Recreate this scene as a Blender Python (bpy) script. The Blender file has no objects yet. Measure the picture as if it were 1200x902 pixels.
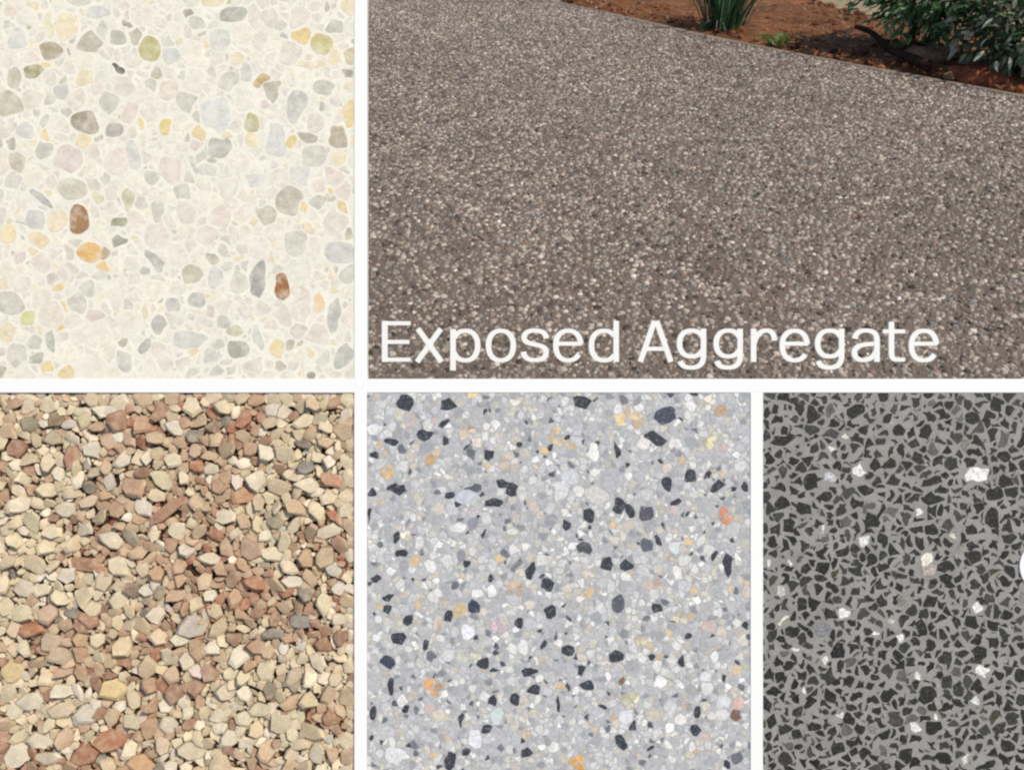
import bpy, bmesh, math, random
import numpy as np
from mathutils import Vector, Matrix, noise

# ------------------------------------------------------------------ camera, world, sun, exposure
S = bpy.context.scene
COL = S.collection
PITCH = math.radians(33.0)          # the camera looks down by this much
H = 1.30                            # eye height
F = 1000.0                          # focal length in photo pixels (1200 wide)
DB = 1.0                            # distance to the sample board: 1 photo pixel = 1 mm there
cam_d = bpy.data.cameras.new('camera')
cam_d.lens = 36.0 * F / 1200.0
cam_d.sensor_width = 36.0
cam_d.sensor_fit = 'HORIZONTAL'
cam_d.clip_start = 0.02
cam_d.clip_end = 3000.0
cam = bpy.data.objects.new('camera', cam_d)
cam.location = (0, 0, H)
cam.rotation_euler = (math.pi / 2 - PITCH, 0, 0)
COL.objects.link(cam)
S.camera = cam

SUN_DIR = Vector((0.46, -0.32, 0.82)).normalized()
W = bpy.data.worlds.new('World')
S.world = W
W.use_nodes = True
nt = W.node_tree
bg = nt.nodes['Background']
sky = nt.nodes.new('ShaderNodeTexSky')
sky.sky_type = 'NISHITA'
sky.sun_disc = False
sky.sun_elevation = math.asin(SUN_DIR.z)
sky.sun_rotation = math.atan2(SUN_DIR.x, SUN_DIR.y)
nt.links.new(sky.outputs[0], bg.inputs[0])
bg.inputs[1].default_value = 0.125
sd = bpy.data.lights.new('sun', 'SUN')
sd.energy = 3.3
sd.angle = math.radians(1.0)
sd.color = (1.0, 0.93, 0.79)
so = bpy.data.objects.new('sun', sd)
so.rotation_euler = SUN_DIR.to_track_quat('Z', 'Y').to_euler()
so.location = (3, -3, 6)
COL.objects.link(so)
S.view_settings.view_transform = 'Standard'
S.view_settings.look = 'None'
S.view_settings.exposure = 0.04
S.view_settings.gamma = 1.0
S.cycles.filter_width = 2.3

# ------------------------------------------------------------------ helpers
R = random.Random(11)
ROT = (math.pi / 2 - PITCH, 0, 0)
VD = Vector((0, math.cos(PITCH), -math.sin(PITCH)))
VU = Vector((0, math.sin(PITCH), math.cos(PITCH)))


def board(px, py, z=0.0):
    """photo pixel -> point on the sample board's face (z metres towards the camera)"""
    return Vector((0, 0, H)) + VD * (DB - z) + Vector((1, 0, 0)) * (px - 600) / F * DB + VU * (451 - py) / F * DB


def at(px, py, z=0.0):
    """photo pixel -> point on the ground at height z"""
    d = VD + Vector((1, 0, 0)) * (px - 600) / F + VU * (451 - py) / F
    t = (z - H) / d.z
    return Vector((0, 0, H)) + d * t


def lin(c):
    return tuple(((v / 255) / 12.92 if v / 255 <= 0.04045 else ((v / 255 + 0.055) / 1.055) ** 2.4) for v in c)


def tag(o, label=None, cat=None, group=None, kind=None):
    if label: o['label'] = label
    if cat: o['category'] = cat
    if group: o['group'] = group
    if kind: o['kind'] = kind
    return o


def empty(name, loc, rot=(0, 0, 0)):
    o = bpy.data.objects.new(name, None)
    o.location = loc
    o.rotation_euler = rot
    o.empty_display_size = 0.05
    COL.objects.link(o)
    return o


def mesh_obj(name, verts, faces, mat, parent=None, smooth=False, tint=None):
    me = bpy.data.meshes.new(name)
    me.from_pydata([tuple(v) for v in verts], [], faces)
    if tint is not None:
        set_tint(me, tint)
    me.materials.append(mat)
    if smooth:
        me.polygons.foreach_set('use_smooth', [True] * len(me.polygons))
    me.update()
    o = bpy.data.objects.new(name, me)
    COL.objects.link(o)
    if parent: o.parent = parent
    return o


def set_tint(me, cols):
    a = me.color_attributes.new('tint', 'FLOAT_COLOR', 'POINT')
    n = len(me.vertices)
    if len(cols) == 3 and not hasattr(cols[0], '__len__'):
        arr = np.tile(np.array([*cols, 1.0], dtype=np.float32), n)
    else:
        arr = np.ones((n, 4), dtype=np.float32)
        arr[:, :3] = np.array(cols, dtype=np.float32)
        arr = arr.ravel()
    a.data.foreach_set('color', arr)


def box_vf(x0, x1, y0, y1, z0, z1, bev=0.0):
    b = bev
    v = [(x0, y0, z0), (x1, y0, z0), (x1, y1, z0), (x0, y1, z0),
         (x0, y0, z1 - b), (x1, y0, z1 - b), (x1, y1, z1 - b), (x0, y1, z1 - b)]
    f = [(3, 2, 1, 0), (0, 1, 5, 4), (1, 2, 6, 5), (2, 3, 7, 6), (3, 0, 4, 7)]
    if b:
        v += [(x0 + b, y0 + b, z1), (x1 - b, y0 + b, z1), (x1 - b, y1 - b, z1), (x0 + b, y1 - b, z1)]
        f += [(4, 5, 9, 8), (5, 6, 10, 9), (6, 7, 11, 10), (7, 4, 8, 11), (8, 9, 10, 11)]
    else:
        f += [(4, 5, 6, 7)]
    return v, f


def merge(parts):
    V, Fc = [], []
    for v, f in parts:
        o = len(V)
        V += list(v)
        Fc += [tuple(i + o for i in q) for q in f]
    return V, Fc


def tube_vf(pts, rads, n=8):
    V, Fc = [], []
    pts = [Vector(p) for p in pts]
    for i, p in enumerate(pts):
        t = (pts[min(i + 1, len(pts) - 1)] - pts[max(i - 1, 0)]).normalized()
        a = t.orthogonal().normalized() if i == 0 else (a - t * a.dot(t)).normalized()
        b = t.cross(a)
        for k in range(n):
            w = 2 * math.pi * k / n
            V.append(p + (a * math.cos(w) + b * math.sin(w)) * rads[i])
    for i in range(len(pts) - 1):
        for k in range(n):
            Fc.append((i * n + k, i * n + (k + 1) % n, (i + 1) * n + (k + 1) % n, (i + 1) * n + k))
    Fc.append(tuple(range(n - 1, -1, -1)))
    Fc.append(tuple((len(pts) - 1) * n + k for k in range(n)))
    return V, Fc


# ------------------------------------------------------------------ materials
def material(name, col=None, rough=0.6, spec=0.3, mottle=(), bump=None, tinted=False, veil=None):
    """mottle: list of (scale, low, high, detail) value noises multiplied in; bump: (scale, strength, distance)"""
    m = bpy.data.materials.new(name)
    m.use_nodes = True
    t = m.node_tree
    N, L = t.nodes, t.links
    p = N['Principled BSDF']
    p.inputs['Roughness'].default_value = rough
    p.inputs['Specular IOR Level'].default_value = spec
    tc = N.new('ShaderNodeTexCoord')
    geo = N.new('ShaderNodeNewGeometry')
    src = geo.outputs['Position']
    if tinted:
        at_ = N.new('ShaderNodeAttribute'); at_.attribute_name = 'tint'
        oi = N.new('ShaderNodeObjectInfo')
        mx = N.new('ShaderNodeMix'); mx.data_type = 'RGBA'; mx.blend_type = 'MULTIPLY'; mx.inputs[0].default_value = 1
        L.new(at_.outputs['Color'], mx.inputs[6]); L.new(oi.outputs['Color'], mx.inputs[7])
        out = mx.outputs[2]
    else:
        rgb = N.new('ShaderNodeRGB'); rgb.outputs[0].default_value = (*col, 1)
        out = rgb.outputs[0]
    for sc, lo, hi, det in mottle:
        nz = N.new('ShaderNodeTexNoise'); nz.inputs['Scale'].default_value = sc; nz.inputs['Detail'].default_value = det
        nz.inputs['Roughness'].default_value = 0.6
        L.new(src, nz.inputs['Vector'])
        mr = N.new('ShaderNodeMapRange')
        mr.inputs[1].default_value = 0.33; mr.inputs[2].default_value = 0.67
        mr.inputs[3].default_value = lo; mr.inputs[4].default_value = hi
        L.new(nz.outputs['Fac'], mr.inputs[0])
        mx = N.new('ShaderNodeMix'); mx.data_type = 'RGBA'; mx.blend_type = 'MULTIPLY'; mx.inputs[0].default_value = 1
        L.new(out, mx.inputs[6]); L.new(mr.outputs[0], mx.inputs[7])
        out = mx.outputs[2]
    if veil:                                  # (colour, noise scale, low, high): cloudy patches of a second colour
        nz = N.new('ShaderNodeTexNoise'); nz.inputs['Scale'].default_value = veil[1]; nz.inputs['Detail'].default_value = 3
        nz.inputs['Roughness'].default_value = 0.65
        L.new(src, nz.inputs['Vector'])
        mr = N.new('ShaderNodeMapRange')
        mr.inputs[1].default_value = 0.38; mr.inputs[2].default_value = 0.68
        mr.inputs[3].default_value = veil[2]; mr.inputs[4].default_value = veil[3]
        L.new(nz.outputs['Fac'], mr.inputs[0])
        mx = N.new('ShaderNodeMix'); mx.data_type = 'RGBA'
        mx.inputs[7].default_value = (*veil[0], 1)
        L.new(mr.outputs[0], mx.inputs[0]); L.new(out, mx.inputs[6])
        out = mx.outputs[2]
    L.new(out, p.inputs['Base Color'])
    if bump:
        nz = N.new('ShaderNodeTexNoise'); nz.inputs['Scale'].default_value = bump[0]; nz.inputs['Detail'].default_value = 3
        L.new(src, nz.inputs['Vector'])
        bp = N.new('ShaderNodeBump'); bp.inputs['Strength'].default_value = bump[1]; bp.inputs['Distance'].default_value = bump[2]
        L.new(nz.outputs['Fac'], bp.inputs['Height']); L.new(bp.outputs[0], p.inputs['Normal'])
    return m


M_WHITE = material('white_lacquer', (0.87, 0.868, 0.85), 0.45, 0.3, [(9, 0.985, 1.0, 2)])
M_LETTER = material('letter_paint', (0.83, 0.81, 0.775), 0.5, 0.3)
M_PIN = material('pin_metal', (0.16, 0.14, 0.13), 0.6, 0.3)

# ------------------------------------------------------------------ chip layouts on the slabs
def clip_half(poly, nx, ny, c):
    out = []
    n = len(poly)
    for i in range(n):
        ax, ay = poly[i]; bx, by = poly[(i + 1) % n]
        da = nx * ax + ny * ay - c; db = nx * bx + ny * by - c
        if da <= 0: out.append((ax, ay))
        if (da < 0 < db) or (db < 0 < da):
            t = da / (da - db)
            out.append((ax + (bx - ax) * t, ay + (by - ay) * t))
    return out


def area_c(poly):
    a = cx = cy = 0
    n = len(poly)
    for i in range(n):
        x0, y0 = poly[i]; x1, y1 = poly[(i + 1) % n]
        w = x0 * y1 - x1 * y0
        a += w; cx += (x0 + x1) * w; cy += (y0 + y1) * w
    if abs(a) < 1e-9: return 0, poly[0][0] if poly else 0, poly[0][1] if poly else 0
    return abs(a) / 2, cx / (3 * a), cy / (3 * a)


def chaikin(poly, r=0.25):
    out = []
    n = len(poly)
    for i in range(n):
        ax, ay = poly[i]; bx, by = poly[(i + 1) % n]
        out.append((ax + (bx - ax) * r, ay + (by - ay) * r))
        out.append((ax + (bx - ax) * (1 - r), ay + (by - ay) * (1 - r)))
    return out


def drop_short(poly, m):
    out = []
    for p in poly:
        if not out or (p[0] - out[-1][0]) ** 2 + (p[1] - out[-1][1]) ** 2 > m * m: out.append(p)
    if len(out) > 3 and (out[0][0] - out[-1][0]) ** 2 + (out[0][1] - out[-1][1]) ** 2 <= m * m: out.pop()
    return out


class Grid:
    def __init__(s, c): s.c = c; s.d = {}
    def add(s, i, x, y): s.d.setdefault((int(x // s.c), int(y // s.c)), []).append(i)
    def near(s, x, y, k=1):
        gx, gy = int(x // s.c), int(y // s.c)
        for a in range(gx - k, gx + k + 1):
            for b in range(gy - k, gy + k + 1):
                yield from s.d.get((a, b), ())


def hand_poly(rnd, cx, cy, w, h, ang, n=9, ragged=0.16, square=0.25):
    """irregular outline of one stone; ang in degrees, positive = falls to the right in the photo"""
    a0 = rnd.random() * 6.28
    ca, sa = math.cos(math.radians(ang)), math.sin(math.radians(ang))
    out = []
    for k in range(n):
        a = a0 + 2 * math.pi * (k + rnd.uniform(-0.28, 0.28)) / n
        r = 1 + rnd.uniform(-ragged, ragged * 0.8)
        r *= 1 + square * 0.5 * (abs(math.sin(2 * a)) - 0.4)
        x, y = math.cos(a) * r * w / 2, math.sin(a) * r * h / 2
        out.append((cx + x * ca - y * sa, cy + x * sa + y * ca))
    return out


def layout(rect, hand, sizes, gap, rnd, tries, sep=0.86, wp=(0, 10), lim_k=1.75, gvar=(0.6, 1.4), seg=9):
    """hand-placed stones + power-diagram cells round them. sizes(rnd)->radius. Returns [(poly, hand_index or None, r)]"""
    x0, y0, x1, y1 = rect
    seeds = []                              # x, y, r, owner
    g = Grid(28)
    maxr = 26
    for k, hd in enumerate(hand):
        cx, cy, w, h, ang = hd[:5]
        mn, mxx = min(w, h), max(w, h)
        lx, ly = (1, 0) if w >= h else (0, 1)
        ca, sa = math.cos(math.radians(ang)), math.sin(math.radians(ang))
        dx, dy = lx * ca - ly * sa, lx * sa + ly * ca
        m = max(1, int(round(mxx / mn * 1.4)))
        for q in range(m):
            o = 0 if m == 1 else (q / (m - 1) - 0.5) * (mxx - mn)
            seeds.append((cx + dx * o, cy + dy * o, mn / 2 * 1.02, k))
            g.add(len(seeds) - 1, seeds[-1][0], seeds[-1][1])
    for stage in sizes:
        cnt, lo, hi = stage
        for _ in range(cnt):
            r = rnd.uniform(lo, hi)
            x, y = rnd.uniform(x0 - 6, x1 + 6), rnd.uniform(y0 - 6, y1 + 6)
            ok = True
            for j in g.near(x, y, 2):
                sx, sy, sr, _o = seeds[j]
                dd = (sr + r) * sep
                if (sx - x) ** 2 + (sy - y) ** 2 < dd * dd: ok = False; break
            if ok:
                seeds.append((x, y, r, None))
                g.add(len(seeds) - 1, x, y)
    out = []
    for i, (x, y, r, ow) in enumerate(seeds):
        if ow is not None: continue
        lim = r * lim_k
        poly = [(x + lim * math.cos(k * 0.7854 + 0.39 + i), y + lim * math.sin(k * 0.7854 + 0.39 + i)) for k in range(8)]
        for j in g.near(x, y, 2):
            if j == i: continue
            sx, sy, sr, so_ = seeds[j]
            dx, dy = sx - x, sy - y
            d = math.hypot(dx, dy)
            if d < 1e-6 or d > 80: continue
            dist = (d * d + r * r - sr * sr) / (2 * d)
            gp = gap * rnd.uniform(*gvar)
            nx, ny = dx / d, dy / d
            poly = clip_half(poly, nx, ny, nx * x + ny * y + dist - gp / 2)
            if len(poly) < 3: break
        if len(poly) < 3: continue
        out.append((poly, None, r))
    for k, hd in enumerate(hand):
        cx, cy, w, h, ang = hd[:5]
        out.append((hand_poly(rnd, cx, cy, w, h, ang), k, max(w, h) / 2))
    res = []
    for poly, k, r in out:
        if wp[0]: poly = warp(poly, wp[0] * (1 if k is None else 0.8), wp[1], x1 * 0.01, seg)
        for nx, ny, c in ((1, 0, x1), (-1, 0, -x0), (0, 1, y1), (0, -1, -y0)):
            poly = clip_half(poly, nx, ny, c)
            if len(poly) < 3: break
        if len(poly) < 3: continue
        poly = drop_short(poly, 0.9)
        if len(poly) < 3: continue
        a, cx, cy = area_c(poly)
        if a < 4: continue
        res.append((poly, k, a, cx, cy))
    return res


def warp(poly, amp, lam, sd_, seg=9):
    """break an outline into short runs and push it about with a smooth noise field (neighbours stay apart)"""
    per = sum(math.dist(poly[i], poly[(i + 1) % len(poly)]) for i in range(len(poly)))
    st = max(3.2, per / seg)
    out = []
    for i in range(len(poly)):
        a, b = poly[i], poly[(i + 1) % len(poly)]
        k = max(1, int(math.dist(a, b) / st + 0.5))
        for q in range(k):
            out.append((a[0] + (b[0] - a[0]) * q / k, a[1] + (b[1] - a[1]) * q / k))
    res = []
    for x, y in out:
        dx = dy = 0
        for m, l in ((1.0, lam), (0.42, lam * 0.36)):
            n_ = noise.noise_vector(Vector((x / l, y / l, sd_ + l)))
            dx += n_.x * amp * m; dy += n_.y * amp * m
        res.append((x + dx, y + dy))
    return res


def desat(c, k, to=None, m=0.0):
    g_ = 0.35 * c[0] + 0.5 * c[1] + 0.15 * c[2]
    q = [v + (g_ - v) * k for v in c]
    return tuple(v + (t_ - v) * m for v, t_ in zip(q, to)) if to else tuple(q)


def chip_vf(poly, ox, oy, h, bev, base, rnd, rnd_r=0.24):
    """flat chip with a bevelled rim from a photo-pixel outline; local board metres about (ox, oy)"""
    pl = drop_short(chaikin(poly, rnd_r) if rnd_r else poly, 1.0)
    sgn = 0
    n = len(pl)
    for i in range(n):
        sgn += pl[i][0] * pl[(i + 1) % n][1] - pl[(i + 1) % n][0] * pl[i][1]
    if sgn > 0: pl.reverse()                # y is flipped below: make it CCW seen from the camera
    a, cx, cy = area_c(pl)
    rr = math.sqrt(a / math.pi) + 1e-6
    k = max(0.3, 1 - bev / rr)
    V = [((x - ox) * 0.001, (oy - y) * 0.001, base) for x, y in pl]
    V += [((cx + (x - cx) * k - ox) * 0.001, (oy - (cy + (y - cy) * k)) * 0.001, h) for x, y in pl]
    Fc = [(i, (i + 1) % n, n + (i + 1) % n, n + i) for i in range(n)]
    Fc.append(tuple(n + i for i in range(n)))
    return V, Fc


def build_slab(thing, rect, cells, hand, colour_of, mat, rnd, h=(0.0001, 0.00035), bev=0.6, n_parts=300, part='stone', rnd_r=0.24, hand_col=lambda c: c):
    """thing's origin is the rect's centre; the largest n_parts cells become parts, the rest one stuff mesh"""
    x0, y0, x1, y1 = rect
    ox, oy = (x0 + x1) / 2, (y0 + y1) / 2
    def vis(c): return -5 < c[3] < 1205 and -5 < c[4] < 907
    order = sorted(range(len(cells)), key=lambda i: (not vis(cells[i]), cells[i][1] is None, -cells[i][2]))
    V, Fc, T = [], [], []
    for rank, i in enumerate(order):
        poly, k, a, cx, cy = cells[i]
        c = lin(hand_col(hand[k][5])) if k is not None else colour_of(rnd, a, cx, cy)
        hh = rnd.uniform(*h) + (0.00003 if k is not None else 0)
        if rank < n_parts:
            v, f = chip_vf(poly, cx, cy, hh, bev, -0.001, rnd, rnd_r)
            o = mesh_obj(part, v, f, mat, thing, tint=c)
            o.location = ((cx - ox) * 0.001, (oy - cy) * 0.001, 0)
        else:
            v, f = chip_vf(poly, ox, oy, hh, bev, -0.001, rnd, rnd_r)
            b = len(V)
            V += v; Fc += [tuple(q + b for q in ff) for ff in f]; T += [c] * len(v)
    if V:
        o = mesh_obj('small_' + part + 's', V, Fc, mat, thing, tint=T)
        tag(o, kind='stuff')


def jit(rnd, c, a=0.06, h=0.03):
    k = 1 + rnd.uniform(-a, a)
    return tuple(max(0.002, min(0.95, v * k * (1 + rnd.uniform(-h, h)))) for v in c)


def pick(rnd, pal):
    t = rnd.random() * sum(w for w, _ in pal)
    for w, c in pal:
        t -= w
        if t <= 0: return c
    return pal[-1][1]


# ------------------------------------------------------------------ display board frame
FZ0, FZ1 = -0.010, 0.0010            # back and face of the frame bars (0 = face of the slabs)
XL0, XL1 = -46, -30                  # outer left stile
XR0, XR1 = 1330, 1346
YT0, YT1 = -46, -30
YB0, YB1 = 930, 946
fr = empty('display_board', board(600, 946, 0), ROT)
tag(fr, 'white lacquered display frame with slim bars holding four stone samples beside one open panel', 'display frame')


def bar(name, x0, x1, y0, y1):
    v, f = box_vf((x0 - 600) * .001, (x1 - 600) * .001, (946 - y1) * .001, (946 - y0) * .001, FZ0, FZ1, 0.0006)
    return mesh_obj(name, v, f, M_WHITE, fr)


bar('stile', XL0, XL1, YT0, YB1)
bar('stile', XR0, XR1, YT0, YB1)
bar('stile', 415.0, 430.0, YT1, YB0)
bar('stile', 879.0, 894.0, 460, YB0)
bar('rail', XL1, XR0, YT0, YT1)
bar('rail', XL1, XR0, YB0, YB1)
bar('rail', XL1, 415.0, 443.8, 460.2)
bar('rail', 430.0, XR0, 443.8, 460.2)
# legs: two in front from the bottom rail to the ground, two struts leaning back behind the lower samples
iM = Matrix.LocRotScale(fr.location, fr.rotation_euler.to_quaternion(), None).inverted()
for px in (40, 1240):
    a = board(px, 940, -0.012)
    v, f = tube_vf([iM @ a, iM @ Vector((a.x, a.y - 0.02, -0.02))], [0.014, 0.014], 8)
    mesh_obj('leg', v, f, M_WHITE, fr)
    a = board(px, 700, -0.040)
    v, f = tube_vf([iM @ board(px, 700, -0.012), iM @ a, iM @ Vector((a.x, a.y + 0.18, -0.02))], [0.012, 0.012, 0.012], 8)
    mesh_obj('strut', v, f, M_WHITE, fr)


def slab_thing(name, rect, label, mat, base_z=-0.0002, depth=0.0098, part='slab'):
    x0, y0, x1, y1 = rect
    cx, cy = (x0 + x1) / 2, (y0 + y1) / 2
    t = empty(name, board(cx, cy, 0), ROT)
    tag(t, label, 'stone sample', 'stone samples set in the white display frame')
    w, hh = (x1 - x0) * .0005 - 0.0001, (y1 - y0) * .0005 - 0.0001
    v, f = box_vf(-w, w, -hh, hh, -depth, base_z)
    mesh_obj(part, v, f, mat, t)
    return t


# ---- sample 1: cream terrazzo, top left
RECT1 = (-30, -30, 415, 443.8)
C1 = [
 (58,30,10,38,0,(228,220,182)),(59,59,25,20,0,(178,164,136)),(39,83,24,17,-25,(168,158,114)),(149,28,22,7,40,(142,133,117)),
 (139,45,21,17,0,(192,188,172)),(138,78,25,9,42,(112,102,92)),(100,92,20,22,0,(230,215,177)),(72,108,18,18,0,(202,197,187)),
 (100,143,32,26,10,(166,152,132)),(133,152,24,15,0,(182,174,162)),(153,131,17,26,15,(224,208,194)),(197,105,28,26,0,(228,216,196)),
 (273,17,34,22,5,(178,175,161)),(222,17,13,12,-30,(178,168,153)),(392,31,20,16,10,(196,190,176)),(376,51,32,25,22,(206,194,135)),
 (306,94,24,16,-20,(196,167,114)),(287,84,12,24,0,(212,208,196)),(378,102,28,20,0,(202,197,182)),(347,123,20,42,10,(196,193,183)),
 (295,145,20,26,0,(192,184,134)),(252,135,36,42,0,(219,217,209)),(257,173,32,28,15,(187,184,170)),(193,149,15,20,0,(226,203,124)),
 (361,159,26,13,5,(181,173,156)),(396,159,22,30,0,(186,174,148)),(407,85,12,13,0,(171,161,147)),(12,169,16,16,0,(180,174,153)),
 (178,208,16,17,0,(201,196,181)),(324,165,25,46,0,(216,211,203)),(157,182,14,36,-15,(211,207,199)),(80,61,6,10,0,(172,157,142)),
 (201,66,21,20,0,(207,207,198)),(378,124,11,14,15,(191,183,169)),(84,222,38,30,-10,(206,199,178)),(259,44,32,23,-30,(216,213,200)),
 (227,194,9,22,-30,(196,191,177)),(245,200,22,15,15,(211,207,194)),(51,143,9,22,15,(206,201,190)),(28,154,20,20,0,(213,209,199)),
 (49,232,34,11,32,(182,180,170)),(92,259,25,36,-8,(168,124,84)),(42,257,26,24,0,(207,202,192)),(10,272,26,24,0,(241,217,168)),
 (67,258,22,28,0,(235,217,184)),(45,280,27,20,0,(233,210,170)),(105,296,30,23,15,(226,178,100)),(123,295,13,18,0,(193,169,134)),
 (138,261,19,15,0,(162,157,128)),(140,282,22,11,0,(171,166,150)),(150,234,14,32,5,(206,197,160)),(180,304,12,34,-33,(181,177,166)),
 (169,317,16,13,0,(196,191,181)),(114,231,18,17,0,(223,212,179)),(302,328,22,44,8,(169,163,154)),(331,337,17,32,-5,(168,109,64)),
 (374,356,17,26,12,(235,197,145)),(391,370,16,44,3,(191,189,179)),(374,235,20,16,20,(190,186,168)),(33,372,24,18,0,(211,206,136)),
 (58,398,15,28,-8,(191,189,172)),(44,419,14,14,0,(180,176,158)),(186,379,18,20,10,(187,182,170)),(202,357,15,18,15,(196,191,180)),
 (230,351,26,16,-10,(191,187,176)),(224,397,40,22,5,(206,203,192)),(261,378,15,20,0,(193,189,177)),(278,409,28,25,0,(174,170,150)),
 (276,388,21,15,0,(199,191,163)),(325,407,20,25,15,(228,206,145)),(247,417,21,20,0,(201,196,184)),(171,405,11,20,15,(187,182,170)),
 (404,416,19,30,15,(191,191,177)),(399,295,38,27,0,(206,199,192)),(145,423,22,26,0,(206,199,187)),(366,439,9,8,0,(167,157,138)),
 (254,435,21,15,0,(201,196,184)),(303,395,13,34,-5,(209,206,194)),(252,325,19,26,0,(211,206,197)),(300,210,26,20,0,(222,216,204)),
 (352,205,26,22,0,(218,213,204)),(14,212,22,26,0,(218,210,196)),(20,44,24,20,0,(220,214,204)),(116,14,30,16,0,(216,212,206)),
 (12,12,18,14,0,(226,206,188)),(316,20,20,28,0,(224,214,196)),(382,8,9,18,20,(192,188,174)),(334,42,8,8,0,(196,192,184)),
]
M_CREAM = material('cream_matrix', lin((235, 230, 215)), 0.5, 0.3, [(45, 0.93, 1.04, 4), (300, 0.93, 1.04, 3)])
M_CHIP1 = material('cream_chip', None, 0.5, 0.25, [(110, 0.88, 1.08, 4), (420, 0.88, 1.07, 4)], tinted=True, veil=(lin((235, 229, 213)), 75, -0.1, 0.5))
t1 = slab_thing('terrazzo_slab', RECT1, 'polished cream terrazzo slab with beige, grey and amber pebbles in the top left of the white frame', M_CREAM)
r1 = random.Random(3)
cells = layout(RECT1, C1, [(500, 12, 17), (2600, 7, 12), (6000, 4.5, 8), (9000, 2.6, 4.5)], 2.2, r1, 0, sep=0.9, wp=(7.0, 17), lim_k=1.9, gvar=(0.2, 2.2), seg=10)
P1 = [(5, lin((229, 222, 207))), (4, lin((223, 215, 201))), (3, lin((233, 226, 208))), (2.4, lin((227, 216, 201))), (2.1, lin((207, 201, 187))),
      (1.5, lin((231, 216, 184))), (0.6, lin((218, 204, 194))), (1.1, lin((194, 186, 167))), (0.35, lin((228, 202, 148))), (0.2, lin((198, 189, 138)))]
build_slab(t1, RECT1, cells, C1, lambda r, a, x, y: jit(r, pick(r, P1), 0.04, 0.01), M_CHIP1, r1, h=(0.00001, 0.00004), bev=0.2, hand_col=lambda c: desat(c, 0.1, (226, 219, 204), 0.03))

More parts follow.
